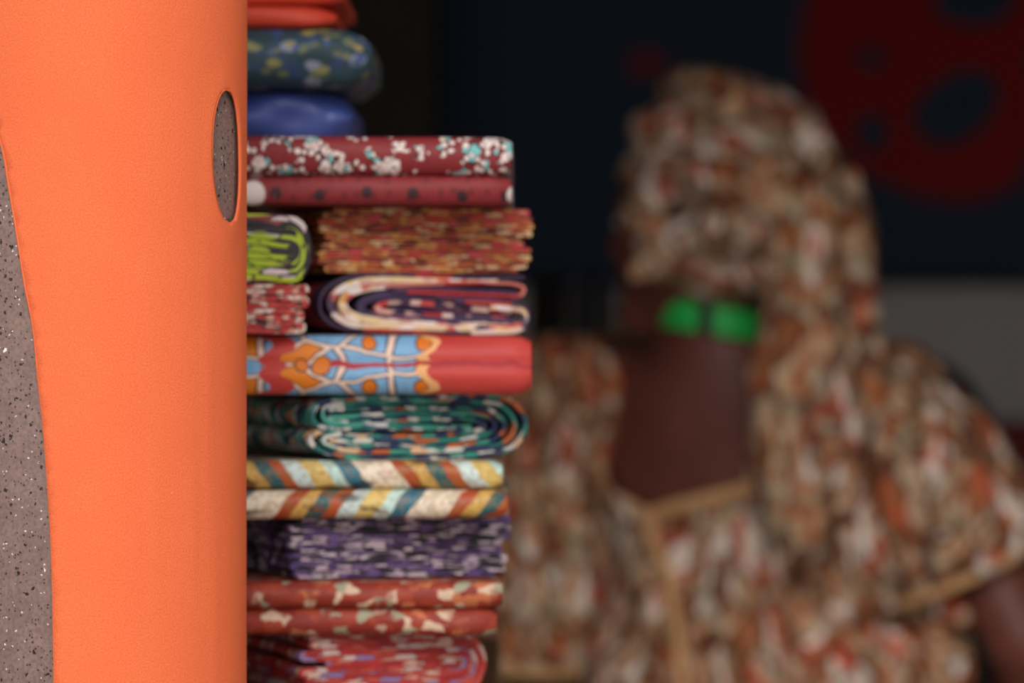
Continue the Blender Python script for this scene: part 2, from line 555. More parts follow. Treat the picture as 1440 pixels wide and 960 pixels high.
def make_motif(x_red0, x_red1, x_plain):
    k = NT('red_cloth_with_blue_orange_motif', .5, spec=.35)
    v = k.coord('UV')
    x, y, _ = k.xyz(k.distort(v, 45, .010))
    ya = k.math('ABSOLUTE', y)
    xs = k.math('ADD', x, k.math('MULTIPLY', k.math('SINE', k.math('MULTIPLY', ya, 330.0)), .005))
    cmb = k.n('ShaderNodeCombineXYZ')
    k.put(cmb.inputs[0], x); k.put(cmb.inputs[1], ya)
    vv = k.scale(cmb.outputs[0], (30, 60, 1), (.35, .22, 0))
    vo = k.voro(vv, 1.0, rnd=.85)
    dd = k.voro(vv, 1.0, 'DISTANCE_TO_EDGE', rnd=.85).outputs['Distance']
    r = k.chan(vo.outputs['Color'], 0)
    isor = k.math('GREATER_THAN', r, .64)
    cell = k.mix(isor, k.mix(k.noise(v, 150, 2), lin((92, 152, 206)), lin((150, 194, 228))), lin((226, 128, 30)))
    cell = k.mix(k.math('SUBTRACT', 1.0, k.step(dd, .085, .115)), cell, k.mix(isor, lin((60, 62, 80)), lin((60, 36, 26))))
    cell = k.mix(k.math('SUBTRACT', 1.0, k.step(dd, .045, .07)), cell, lin((236, 208, 192)))
    dot = k.voro(k.scale(cmb.outputs[0], (58, 62, 1), (.1, .6, 0)), 1.0, rnd=.7)
    dm = k.math('GREATER_THAN', k.chan(dot.outputs['Color'], 1), .72)
    cell = k.mix(k.math('MULTIPLY', dm, k.math('LESS_THAN', dot.outputs['Distance'], .36)), cell, lin((50, 34, 30)))
    cell = k.mix(k.math('MULTIPLY', dm, k.math('LESS_THAN', dot.outputs['Distance'], .30)), cell, lin((222, 122, 34)))
    red = k.mix(k.noise(k.scale(v, (6, 40, 1)), 2.0, 3), lin((178, 42, 44)), lin((216, 82, 74)))
    m = k.math('LESS_THAN', xs, x_plain)
    m = k.math('MULTIPLY', m, k.math('SUBTRACT', 1.0, k.math('MULTIPLY', k.math('GREATER_THAN', xs, x_red0), k.math('LESS_THAN', xs, x_red1))))
    line = k.math('MULTIPLY', k.math('LESS_THAN', ya, .0016), k.math('GREATER_THAN', x, x_red1+.03))
    halo = k.math('MULTIPLY', k.math('LESS_THAN', xs, x_plain+.006), k.math('GREATER_THAN', xs, x_plain-.001))
    c = k.mix(m, red, cell)
    c = k.mix(halo, c, lin((240, 178, 120)))
    c = k.mix(line, c, lin((178, 50, 60)))
    return fin(k, c, v, .12)

def make_argyle(sgn, seed):
    k = NT('diagonal_band_print_cloth', .45, spec=.4)
    v = k.coord('UV')
    x, y, _ = k.xyz(k.distort(v, 60, .006))
    t = k.math('ADD', k.math('MULTIPLY', x, 8.3), k.math('MULTIPLY', y, 8.3*.8*sgn))
    t = k.math('FRACT', k.math('ADD', t, seed))
    c = k.ramp(t, [(226, 196, 116), (198, 232, 224), (40, 112, 138), (240, 226, 206), (238, 222, 200), (176, 72, 34), (214, 170, 90), (46, 96, 100), (184, 82, 40), (210, 232, 230)],
               pos=[0, .12, .2, .31, .42, .54, .63, .72, .82, .9])
    sp = k.voro(v, 330)
    c = k.mix(k.math('MULTIPLY', .35, k.math('GREATER_THAN', k.chan(sp.outputs['Color'], 0), .55)), c, lin((150, 118, 60)))
    b = k.step(k.noise(k.scale(v, (30, 90, 1), (seed*9, 3, 1)), 1.0, 2), .56, .66)
    c = k.mix(k.math('MULTIPLY', b, .8), c, k.ramp(k.noise(v, 30, 1), [(150, 60, 26), (40, 30, 34), (178, 84, 36)], pos=[0, .45, .55]))
    return fin(k, c, v, .12)

def make_bands():
    """purple, red and cream cloth: colour bands along the cloth"""
    k = NT('purple_red_cream_cloth', .5, spec=.35)
    v = k.coord('UV')
    x, y, _ = k.xyz(k.distort(v, 70, .012))
    t = k.math('FRACT', k.math('ADD', k.math('MULTIPLY', x, 7.5), .05))
    c = k.ramp(t, [(66, 44, 78), (170, 44, 52), (236, 212, 196), (58, 40, 74), (60, 42, 78), (196, 74, 70), (230, 190, 180), (74, 46, 80), (188, 52, 54), (214, 150, 100), (52, 36, 66)],
               pos=[0, .1, .2, .28, .36, .5, .58, .64, .76, .87, .93])
    vo = k.voro(k.scale(v, (120, 120, 1)), 1.0)
    c = k.mix(k.math('MULTIPLY', .7, k.math('GREATER_THAN', k.chan(vo.outputs['Color'], 0), .8)), c, lin((222, 178, 168)))
    return fin(k, c, v, .15)

def make_wrap():
    """the outer wrap of the purple bundle: maroon, ochre, cream, rose along its depth and length"""
    k = NT('cream_ochre_maroon_wrap', .5, spec=.35)
    v = k.coord('UV')
    vd = k.distort(v, 45, .022)
    x, y, _ = k.xyz(vd)
    c = k.ramp(k.math('MULTIPLY', y, 10.0), [(226, 198, 174), (236, 206, 150), (230, 200, 190), (206, 160, 90), (150, 40, 44), (120, 36, 48), (70, 50, 88)],
               pos=[0, .05, .12, .2, .26, .34, .44])
    vo = k.voro(k.distort(k.scale(v, (110, 130, 1)), 1, .9), 1.0)
    r = k.chan(vo.outputs['Color'], 0)
    c = k.mix(k.math('MULTIPLY', k.math('GREATER_THAN', r, .45), k.math('LESS_THAN', y, .03)), c, k.ramp(k.chan(vo.outputs['Color'], 1), [(200, 96, 92), (222, 164, 74), (70, 48, 76), (240, 228, 224), (214, 170, 150), (236, 220, 214)]))
    return fin(k, c, v, .15)

# ------------------------------------------------------------------ folded cloth geometry
def arc(cx, cz, r, a0, a1, n, sx=1.0):
    return [(cx+sx*r*math.cos(a0+(a1-a0)*i/n), cz+r*math.sin(a0+(a1-a0)*i/n)) for i in range(n+1)]

def path_u(W, H, n, rng, sx=1.0, jit=.02, rnd=0.0):
    """n nested layers folded around the right end; loose ends joined alternately on the left"""
    s = H/(2*n); pts = []
    jl = 0
    seg = 24
    for k in range(n):
        r = H/2-s*(k+.5)
        xr = W-sx*H/2
        e_ = abs(2*(k+.5)/n-1)
        xl = s/2+rng.uniform(0, jit)+rnd*H*.25*(1-math.sqrt(max(0, 1-e_**2.4)))
        lay = [(xl+(xr-xl)*i/seg, H/2+r) for i in range(seg)]
        lay += arc(xr, H/2, r, math.pi/2, -math.pi/2, 12, sx)
        lay += [(xr+(xl-xr)*i/seg, H/2-r) for i in range(1, seg+1)]
        if k % 2: lay = lay[::-1]
        if pts:
            x1, z1 = pts[-1]; x2, z2 = lay[0]
            zc = (z1+z2)/2; rr = abs(z1-z2)/2; up = 1 if z1 > z2 else -1
            xm = min(x1, x2)
            pts += [(xm-rr*math.sin(math.pi*i/6), zc+up*rr*math.cos(math.pi*i/6)) for i in range(1, 6)]
        pts += lay
    return pts, s

def path_serp(W, H, n, rng, jit=.004, rnd=.5):
    s = H/n; pts = []
    seg = 30
    for k in range(n):
        z = H-s*(k+.5)
        e = abs(2*(k+.5)/n-1)
        ins = rnd*H*.5*(1-math.sqrt(max(0, 1-e**2.4)))
        xl = s/2+ins+rng.uniform(0, jit); xr = W-s/2-ins-rng.uniform(0, jit)
        lay = [(xl+(xr-xl)*i/seg, z) for i in range(seg+1)]
        if k % 2: lay = lay[::-1]
        if pts:
            x1, z1 = pts[-1]; x2, z2 = lay[0]
            sg = 1 if k % 2 else -1
            xm = max(x1, x2) if sg > 0 else min(x1, x2)
            pts += [(xm+sg*s/2*math.sin(math.pi*i/6), (z1+z2)/2+s/2*math.cos(math.pi*i/6)) for i in range(1, 6)]
        pts += lay
    return pts, s

def path_loop(W, H, sx=.8, inset=0.0):
    """a closed-looking outer wrap: open only at the lower left"""
    r = H/2
    xl = sx*r; xr = W-sx*r
    p = arc(xl, r, r, -math.pi*.62, -math.pi*1.5, 14, sx)
    p += [(xl+(xr-xl)*i/24, H) for i in range(1, 24)]
    p += arc(xr, r, r, math.pi/2, -math.pi/2, 14, sx)
    p += [(xr+(xl-xr)*i/24, 0) for i in range(1, 22)]
    return p

def ribbon(name, pts, t, D, mat, parent, seed=0, amp=.0012, ny=10, rough_edge=.0012, warp=None, along_x=False, W=0, ufold=0.0, loc=(0, 0, 0), f=(50, 12, 60), rum=0.0):
    """cloth of thickness t folded along pts (x, z), D deep; real front and back edges"""
    P2 = np.array(pts)
    d = np.diff(P2, axis=0); L = np.concatenate([[0], np.cumsum(np.hypot(d[:, 0], d[:, 1]))])
    tg = np.gradient(P2, axis=0); ln = np.hypot(tg[:, 0], tg[:, 1]); ln[ln == 0] = 1
    nr = np.stack([-tg[:, 1]/ln, tg[:, 0]/ln], 1)
    A = P2+nr*t/2; B = P2-nr*t/2
    if along_x: ufold = ufold+L[np.argmax(P2[:61, 0])]      # measure from the middle of the front fold
    n = len(P2)
    wz = Waves(seed+1, f, 6, 3); wx = Waves(seed+2, (20, 14, 40), 4, 3); we = Waves(seed+3, (300, 0), 5)
    ys = np.linspace(0, D, ny)
    zlo, zhi = P2[:, 1].min(), P2[:, 1].max(); zr = max(zhi-zlo, 1e-4)
    wl = Waves(seed+5, (26, 12), 4); wrm = Waves(seed+6, (38, 95), 6)
    V, UV, F = [], [], []
    def put(Q, y, ue):
        x = Q[:, 0].copy(); z = Q[:, 1].copy()
        yy = y+rough_edge*we(L, L*0)*(1-y/D)
        zn = np.clip((z-zlo)/zr, 0, 1)
        z2 = z+amp*wz(x, z, np.full_like(x, y))*(.25+3.0*zn*(1-zn))+.0012*wl(x, np.full_like(x, y)); x2 = x+amp*.8*wx(x, z, np.full_like(x, y))
        if rum: x2 = x2+rum*wrm(np.full_like(x, y), z)*np.clip(x/P2[:, 0].max()*4-2.6, 0, 1)
        if warp: x2, yy, z2 = warp(x2, yy, z2)
        if along_x:
            V.extend(zip(yy, W-x2, z2)); UV.extend(zip(np.full(n, y)+ue, L-ufold))
        else:
            V.extend(zip(x2, yy, z2)); UV.extend(zip(L, np.full(n, y)+ue))
    base = []
    for side, Q in ((0, A), (1, B)):
        rows = []
        for y in ys:
            rows.append(len(V)); put(Q, y, 0)
        base.append(rows)
        for j in range(ny-1):
            a, b = rows[j], rows[j+1]
            for i in range(n-1):
                q = (a+i, a+i+1, b+i+1, b+i)
                F.append(q if side == 0 else q[::-1])
    for y, rev in ((ys[0], False), (ys[-1], True)):      # cut edges, rounded a little
        a = len(V); put(A, y, 0); m = len(V); put(P2, y-(.0006 if not rev else -.0006), t*1.2); b = len(V); put(B, y, t*2.4)
        for i in range(n-1):
            for u, w in ((a, m), (m, b)):
                q = (u+i, w+i, w+i+1, u+i+1)
                F.append(q[::-1] if rev else q)
    a = len(V); put(A, ys[0], 0); put(B, ys[0], 0); put(A, ys[-1], 0); put(B, ys[-1], 0)
    for i in (0, n-1):
        F.append((a+i, a+n+i, a+3*n+i, a+2*n+i))
    if along_x:
        F = [q[::-1] for q in F]
    o = link_mesh(name, V, F, mat, parent, uvs=UV)
    o.location = loc
    return o

DS = 2.70
SC = FPX/DS
def SX(px): return (px-720)/SC
def SZ(py): return CZ-(py-480)/SC
GRP = 'folded print cloths in the stack'

def bundle(name, label, x0, x1, ytop, ybot, yaw, depth, y=DS, cat='folded cloth', group=GRP):
    """Empty at the front left foot of an end-on bundle"""
    q = FPX/y
    e = tag(empty(name, ((x0-720)/q, y, SZ(ybot)), math.radians(yaw)), label, cat, group)
    return e, (x1-x0)/q/math.cos(math.radians(yaw)), (ybot-ytop)/SC

def fold_pair(name, label, x0, x1, ys, mats, depth=.30, y=DS, n=3, seed=0, amp=.0012, sets=((0, 0), (0, 0)), sx=.8, names=('upper_fold', 'lower_fold'), pinch=.75, groove=0.0, group=GRP, rum=.0025):
    """cloth with its rounded folds facing the street; ys = pixel rows of the seams from the top"""
    e = tag(empty(name, (SX(x0), y, SZ(ys[-1]))), label, 'folded cloth', group)
    zb = SZ(ys[-1])
    for i in range(len(ys)-1):
        H = SZ(ys[i])-SZ(ys[i+1]); L = (x1-x0)/SC-sets[i][1]
        rng = random.Random(seed+i)
        W = depth-sets[i][0]
        pts, s = path_u(W, H*.985, n, rng, sx, .01)
        def warp(x, yy, z, H=H, L=L, W=W):
            q = np.clip((yy-(L-.012))/.012, 0, 1)
            c = 1-(1-pinch)*q**2
            gr = groove*np.exp(-((z-H/2)/.0035)**2)*np.clip(x/W*4-3, 0, 1)
            return x-(1-c)*.02*(x/W)-gr, yy, H/2+(z-H/2)*c
        uf = 0.0
        ribbon(names[i] if len(ys) > 2 else 'fold', pts, s*.94, L, mats[i], e, seed+i*7, amp, 48, .0, warp, True, W, uf+i*.37*(mats[0] is mats[-1]), (0, sets[i][0], SZ(ys[i+1])-zb), (22, 30, 40), rum)
    return e

# ---- materials of the stack
M_A1, M_A2 = make_maroon(True), make_maroon(False)
M_B = wax('rust_ochre_print', [(184, 76, 50), (214, 150, 78), (190, 100, 52), (120, 44, 34), (214, 150, 84), (206, 70, 82), (184, 92, 48), (120, 60, 40), (222, 186, 140), (196, 60, 56)], 100, 110, 1.3, (120, 62, 38), .05, seed=2)
M_C = wax('lime_black_white_print', [(182, 200, 40), (40, 34, 44), (196, 210, 60), (224, 206, 208), (150, 70, 72), (174, 196, 44), (48, 44, 54), (90, 60, 80)], 58, 90, .8, (44, 38, 44), .05, seed=3)
M_D = wax('red_cream_dotted_print', [(196, 58, 56), (232, 176, 156), (206, 70, 66), (60, 40, 40), (222, 150, 130), (190, 48, 50), (240, 214, 204)], 170, 120, .3, (120, 40, 40), .06, seed=4)
M_E = make_bands(); M_Ew = make_wrap()
M_Ed = wax('maroon_edge_print', [(160, 40, 48), (70, 44, 78), (180, 52, 54), (230, 206, 196), (150, 40, 46), (60, 40, 70)], 26, 40, .5, None, seed=14)
M_Er = wax('red_loop_print', [(176, 44, 52), (190, 60, 60), (66, 44, 78), (206, 120, 110), (180, 48, 52)], 34, 40, .5, None, seed=15)
M_Ep = wax('dark_purple_print', [(52, 38, 72), (60, 44, 82), (46, 34, 60), (216, 186, 180), (64, 46, 84), (56, 40, 74), (110, 60, 90)], 24, 40, .5, None, seed=16)
xF0 = 60
M_F = make_motif((372-xF0)/SC, (404-xF0)/SC, (598-xF0)/SC)
M_G = wax('teal_navy_orange_print', [(40, 136, 124), (38, 56, 100), (226, 222, 216), (60, 160, 140), (206, 108, 54), (44, 66, 104), (30, 110, 106), (240, 196, 150), (70, 170, 150), (32, 44, 84), (210, 220, 214)], 105, 105, .9, (34, 60, 84), .07, seed=5)
M_Gi = wax('teal_stripe_print', [(36, 128, 118), (44, 62, 106), (70, 168, 148), (236, 196, 156), (38, 140, 126), (36, 50, 92), (226, 226, 220), (200, 104, 56), (40, 60, 100)], 75, 80, .7, None, seed=6)
M_H1, M_H2 = make_argyle(-1, .33), make_argyle(1, .02)
M_I = wax('lilac_black_purple_print', [(206, 184, 204), (46, 40, 50), (108, 78, 138), (214, 196, 208), (58, 50, 62), (128, 98, 154), (190, 166, 186), (36, 32, 42), (150, 130, 150), (90, 64, 124)], 95, 130, 1.2, (44, 38, 48), .08, seed=7)
M_J = wax('rust_red_print', [(158, 56, 40), (170, 66, 44), (146, 48, 38), (206, 120, 80), (160, 60, 42), (226, 196, 170), (174, 70, 46), (150, 50, 38), (170, 168, 142), (150, 50, 38)], 105, 170, 1.4, None, seed=8, over=((150, 52, 36), 40, .5, .62))
M_K = wax('red_cream_lilac_print', [(200, 52, 46), (232, 190, 172), (186, 44, 44), (210, 84, 70), (224, 200, 196), (176, 48, 46), (150, 126, 176), (204, 70, 58), (196, 46, 44)], 90, 130, 1.4, (140, 44, 46), .04, seed=9)
M_L = plain('orange_red_cloth', (206, 66, 44), .5, .35, 14)
def make_leaf():
    k = NT('blue_green_leaf_print', .6, spec=.35)
    v = k.coord('Object')
    c = k.ramp(k.noise(v, 55, 2), [(40, 62, 88), (46, 70, 82), (50, 76, 84), (58, 82, 140), (44, 66, 90)], False)
    for sc, r, pal, th in ((56, .46, [(150, 146, 96), (120, 124, 96), (166, 158, 92), (150, 158, 182), (128, 128, 90)], .10), (80, .44, [(66, 92, 160), (110, 120, 90), (76, 104, 140), (170, 150, 96)], .45)):
        vd = k.distort(k.scale(v, (sc, sc, sc*1.7), (sc, 1, 2)), 1.3, .5)
        vo = k.voro(vd, 1.0, dims='3D')
        on = k.math('GREATER_THAN', k.chan(vo.outputs['Color'], 1), th)
        m = k.math('MULTIPLY', on, k.math('SUBTRACT', 1.0, k.step(vo.outputs['Distance'], r*.6, r*1.05)))
        c = k.mix(m, c, k.ramp(k.chan(vo.outputs['Color'], 0), pal))
    return fin(k, c, v, .15)
M_M = make_leaf()
M_N = plain('royal_blue_cloth', (66, 84, 156), .38, .3, 12, .6)
M_O = wax('pale_pink_print', [(232, 204, 200), (206, 150, 150), (240, 226, 222), (190, 120, 124)], 90, 90, .5, None, seed=12)

# ---- main stack, bottom to top
def end_bundle(args, kind, mat, n, seed, amp=.0016, depth=.27, yaw=18, y=2.715, mats=None, sx=.9, flip=False, wrap=False, rnd=.5, fill=.9, lobes=1, **kw):
    name, label, x0, x1, yt, yb = args
    e, W, H = bundle(name, label, x0, x1, yt, yb, yaw, depth, y)
    rng = random.Random(seed)
    off = 0
    tw = 0.0
    if wrap:
        tw = .0035
        pl = path_loop(W-tw, H-tw, sx)
        pl = [(a+tw/2, b+tw/2) for a, b in pl]
        ribbon('outer_wrap', pl, tw*.9, depth, mats or mat, e, seed+50, amp*.5, 12, .0012)
    Wi, Hi = W-2.6*tw, H-2.15*tw
    if lobes == 2:
        for i, nm in enumerate(('upper_fold', 'lower_fold')):
            nn = n//2
            pts, s = path_serp(Wi-(.003 if i else 0), Hi*.5, nn, rng, rnd=rnd)
            pts = [(a+1.3*tw, b+1.07*tw+(0 if i else Hi*.5)) for a, b in pts]
            ribbon(nm, pts, s*fill, depth, mat, e, seed+i*9, amp, 12, .0016, **kw)
        return e
    if kind == 'u':
        pts, s = path_u(Wi, Hi, n, rng, sx, rnd=rnd if not wrap else 0)
    else:
        pts, s = path_serp(Wi, Hi, n, rng, rnd=rnd)
    if flip:
        pts = [(Wi-a, b) for a, b in pts][::-1]
    pts = [(a+1.3*tw, b+1.07*tw) for a, b in pts]
    ribbon('folded_layers', pts, s*fill, depth-(.004 if wrap else 0), mat, e, seed, amp, 12, .0016, loc=(0, .002 if wrap else 0, 0), **kw)
    return e

FB = (40, 14, 110)
end_bundle(('folded_cloth', 'red, cream and lilac print cloth at the foot of the stack, under the rust cloth', 415, 685, 895, 990), 'u', M_K, 6, 21, .0022, sx=.9, rnd=1.0, f=FB)
fold_pair('folded_cloth', 'rust red cloth with cream flecks, folded double, directly under the purple bundle', 20, 706, (817, 855, 895), (M_J, M_J), seed=31, amp=.0018, rum=.004, sets=((0, 0), (.004, .004)))
end_bundle(('folded_cloth', 'purple, lilac and black print cloth folded in many layers', 405, 719, 731, 816), 's', M_I, 14, 23, .0014, rnd=1.1, lobes=2, fill=.86, f=FB)
fold_pair('folded_cloth', 'cream, teal and yellow cloth with diagonal bands, folded double above the purple bundle', 30, 714, (649, 689, 730), (M_H1, M_H2), seed=33, amp=.0014, sets=((.004, .004), (0, 0)))
fold_pair('folded_cloth', 'red cloth with a blue and orange outlined motif and a plain red end', xF0, 747, (470, 555), (M_F,), n=4, seed=35, amp=.0010, sx=.5, sets=((0, 0),), groove=.0035, pinch=.8)

# dark purple bundle with wide loops: its layers one by one
DE = 2.74
eb, _w, _h = bundle('folded_cloth', 'dark purple and red cloth in a cream and maroon wrap, with wide loops', 446, 748, 383, 470, 18, .27, DE)
def drawn(name, px, t, mat, seed, y0=0.0, amp=.0008, eb=eb, x0=446, yb=470, dd=2.74):
    q = FPX/dd; cc = math.cos(math.radians(18))
    pp = [((a-x0)/q/cc, (yb-b)/SC, 0) for a, b in px]
    pp = [(p.x, p.y) for p in catmull(pp, 6)]
    ribbon(name, pp, t, .27-y0, mat, eb, seed, amp, 12, .0012, loc=(0, y0, 0))
drawn('outer_wrap', [(738, 387), (640, 386), (540, 386), (490, 390), (460, 404), (450, 424), (456, 446), (478, 461), (520, 466), (600, 467), (690, 467), (728, 465), (743, 454), (746, 440), (736, 428), (700, 425), (640, 422)], .0026, M_Ed, 270)
drawn('cream_layer', [(700, 391), (600, 392), (530, 392), (490, 400), (470, 414), (466, 430), (478, 447), (505, 457), (560, 461), (640, 462), (722, 460), (738, 450), (738, 438), (728, 432), (690, 430)], .0050, M_Ew, 271, .001)
drawn('cream_layer', [(560, 398), (520, 402), (492, 412), (482, 428), (492, 442), (516, 450), (570, 455), (650, 457), (715, 456)], .0062, M_Ew, 272, .002)
drawn('upper_loop', [(540, 400), (620, 397), (700, 397), (730, 400), (738, 408), (728, 416), (690, 414), (620, 411), (550, 408)], .0024, M_Er, 273, .0)
drawn('purple_layer', [(722, 420), (640, 416), (560, 413), (522, 418), (508, 430), (520, 442), (560, 448), (640, 452), (725, 452)], .0060, M_Ep, 274, .003)
drawn('inner_layer', [(545, 404), (620, 404), (700, 405), (728, 408)], .0026, M_Ep, 277, .002)
drawn('purple_layer', [(725, 436), (640, 428), (570, 423), (540, 426), (532, 432), (545, 438), (600, 442), (715, 447)], .0040, M_E, 275, .005)
drawn('inner_layer', [(715, 441), (640, 436), (580, 431), (556, 432)], .0034, M_Ep, 276, .008)

# teal bundle: layers folded round at one end, open in two lips at the other
tb, _w, _h = bundle('folded_cloth', 'teal, navy and orange print cloth folded round at one end', 436, 742, 555, 649, 18, .27, 2.715)
for i, (px, t, m) in enumerate((
    ([(470, 602), (446, 598), (440, 582), (452, 566), (490, 559), (600, 557), (690, 559), (724, 570), (739, 600), (728, 628), (700, 642), (600, 647), (500, 646), (456, 638), (438, 624), (446, 610), (470, 606)], .0032, M_G),
    ([(490, 597), (462, 594), (456, 581), (470, 569), (560, 565), (680, 567), (712, 577), (725, 601), (714, 624), (688, 634), (600, 639), (500, 638), (462, 629), (456, 618), (480, 612)], .0030, M_Gi),
    ([(462, 577), (560, 573), (670, 575), (700, 584), (711, 602), (702, 617), (680, 626), (600, 631), (464, 629)], .0028, M_G),
    ([(462, 587), (560, 582), (664, 583), (690, 591), (697, 602), (688, 612), (664, 618), (600, 623), (464, 621)], .0028, M_Gi),
    ([(466, 594), (560, 590), (650, 591), (676, 596), (682, 603), (674, 608), (650, 611), (600, 615), (468, 614)], .0028, M_G),
    ([(470, 600), (560, 598), (610, 600), (664, 602)], .0030, M_Gi),
    ([(472, 607), (560, 606), (610, 606), (650, 604)], .0022, M_G))):
    px = [(a, 602+(b-602)*.95) for a, b in px]
    drawn('outer_layer' if i < 2 else 'folded_layer', px, t, m, 250+i, (0, .001, .002, .001, .003, .004, .004)[i], .0007, tb, 436, 649, 2.715)

end_bundle(('folded_cloth', 'rust and ochre print cloth folded in many thin layers', 448, 752, 288, 381), 's', M_B, 18, 29, .0016, y=2.74, rnd=1.3, lobes=2, fill=.9, f=FB)
fold_pair('folded_cloth', 'maroon cloth with white and teal spots, folded double, on the rust and ochre bundle', 10, 719, (190, 246, 288), (M_A1, M_A2), seed=37, amp=.0016, sx=.7, sets=((0, 0), (.003, 0)))
# ---- two smaller bundles in front of the receding sides
end_bundle(('folded_cloth', 'small red and cream dotted cloth between the lime print and the blue motif cloth', 270, 433, 399, 469), 's', M_D, 8, 41, .0014, depth=.13, yaw=18, y=2.670, rnd=.9, lobes=2, f=FB)
end_bundle(('folded_cloth', 'lime green, black and white print cloth folded in rounded layers', 270, 435, 303, 398), 'u', M_C, 5, 43, .0024, depth=.13, yaw=18, y=2.665, sx=.6, f=FB)

# ---- three cloths further back on top of the stack
YU = 2.80
def back_bundle(label, px1, yt, yb, mat, seed, names, n, d=YU, sx=.9, W=.22, amp=.0016, nn=3, zb=None, rum=.004):
    s = FPX/d
    x1 = (px1-720)/s
    z0 = CZ-(yb-480)/s if zb is None else zb
    z1 = CZ-(yt-480)/s
    L = .27
    e = tag(empty('folded_cloth', (x1-L, d, z0)), label, 'folded cloth', 'cloths on top at the back of the stack')
    H = (z1-z0)/n
    for i in range(n):
        rng = random.Random(seed+i)
        pts, sp = path_u(W, H*.985, nn, rng, sx, .01)
        Hh = H
        def warp(x, yy, z):
            q = np.clip((yy-(L-.03))/.03, 0, 1)
            c = np.sqrt(np.clip(1-.8*q**2.2, 0.05, 1))
            return x-(1-c)*.03*(x/W), yy-(.006*(i % 2)), Hh/2+(z-Hh/2)*c
        ribbon(names[i], pts, sp*.9, L, mat, e, seed+3*i, amp, 40, 0, warp, True, W, 0, (0, 0, H*(n-1-i)), (22, 30, 40), rum)
    return e
zA = SZ(190)+.0008
zN = CZ-(125-480)/(FPX/2.86)
back_bundle('plain royal blue cloth under the blue and green leaf print, above the maroon cloth', 494, 125, 190, M_N, 51, ('fold',), 1, 2.88, .7, zb=zA, amp=.006, rum=.013)
back_bundle('blue and green leaf print cloth with a rounded end, under the orange red cloth', 521, 37, 125, M_M, 53, ('fold',), 1, 2.84, 1.0, zb=zN+.0006, amp=.002)
zM = CZ-(37-480)/(FPX/2.84)
back_bundle('plain orange red cloth on top of the leaf print cloth', 482, -24, 36, M_L, 55, ('upper_fold', 'lower_fold'), 2, 2.86, .9, zb=zM+.0006, amp=.002)

# ---- the counter they stand on
M_wood = plain('worn_brown_wood', (110, 78, 52), .6, .3, 12)
zc = SZ(990)-.0005
cn = tag(empty('counter', (-.30, 3.0, 0)), 'brown wooden counter under the stack of folded cloths', 'counter')
box('top', (-.45, -.32, zc-.035), (.29, .32, zc), M_wood, cn)
for i in range(5):
    box('board', (-.43+i*.142, -.29, .12), (-.43+i*.142+.139, -.27, zc-.036), M_wood, cn)
for sx_ in (-.43, .25):
    for sy_ in (-.265, .24):
        box('leg', (sx_, sy_, 0), (sx_+.05, sy_+.05, zc-.036), M_wood, cn)
box('shelf', (-.37, -.20, .45), (.24, .24, .475), M_wood, cn)

# ------------------------------------------------------------------ the woman seen from behind
def surface_nets(vol, org, h):
    nx, ny, nz = vol.shape
    ins = vol < 0
    cnt = np.zeros((nx-1, ny-1, nz-1), np.int8)
    for a in (0, 1):
        for b in (0, 1):
            for c in (0, 1):
                cnt += ins[a:nx-1+a, b:ny-1+b, c:nz-1+c]
    act = (cnt > 0) & (cnt < 8)
    idx = -np.ones(act.shape, np.int64)
    I, J, K = np.nonzero(act)
    idx[I, J, K] = np.arange(len(I))
    acc = np.zeros((len(I), 3)); num = np.zeros(len(I))
    cs = [(a, b, c) for a in (0, 1) for b in (0, 1) for c in (0, 1)]
    for p in cs:
        for ax in range(3):
            if p[ax]: continue
            q = list(p); q[ax] = 1
            v0 = vol[I+p[0], J+p[1], K+p[2]]; v1 = vol[I+q[0], J+q[1], K+q[2]]
            m = (v0 < 0) != (v1 < 0)
            t = np.where(m, v0/np.where(v0 == v1, 1, v0-v1), 0)
            for k in range(3):
                acc[:, k] += np.where(m, p[k]+(t if k == ax else 0), 0)
            num += m
    pos = (np.stack([I, J, K], 1)+acc/num[:, None])*h+np.asarray(org)
    quads = []
    for ax in range(3):
        sl0 = [slice(None)]*3; sl1 = [slice(None)]*3
        sl0[ax] = slice(0, -1); sl1[ax] = slice(1, None)
        a, b = ins[tuple(sl0)], ins[tuple(sl1)]
        ch = a != b
        u, w = (ax+1) % 3, (ax+2) % 3
        e = np.stack(np.nonzero(ch), 1)
        ok = (e[:, u] > 0) & (e[:, w] > 0) & (e[:, u] < vol.shape[u]-1) & (e[:, w] < vol.shape[w]-1)
        e = e[ok]
        c = []
        for du, dw in ((-1, -1), (0, -1), (0, 0), (-1, 0)):
            g = e.copy(); g[:, u] += du; g[:, w] += dw
            c.append(idx[g[:, 0], g[:, 1], g[:, 2]])
        q = np.stack(c, 1)
        rev = ~a[e[:, 0], e[:, 1], e[:, 2]]
        q[rev] = q[rev][:, ::-1]
        quads.append(q)
    return pos, np.concatenate(quads)

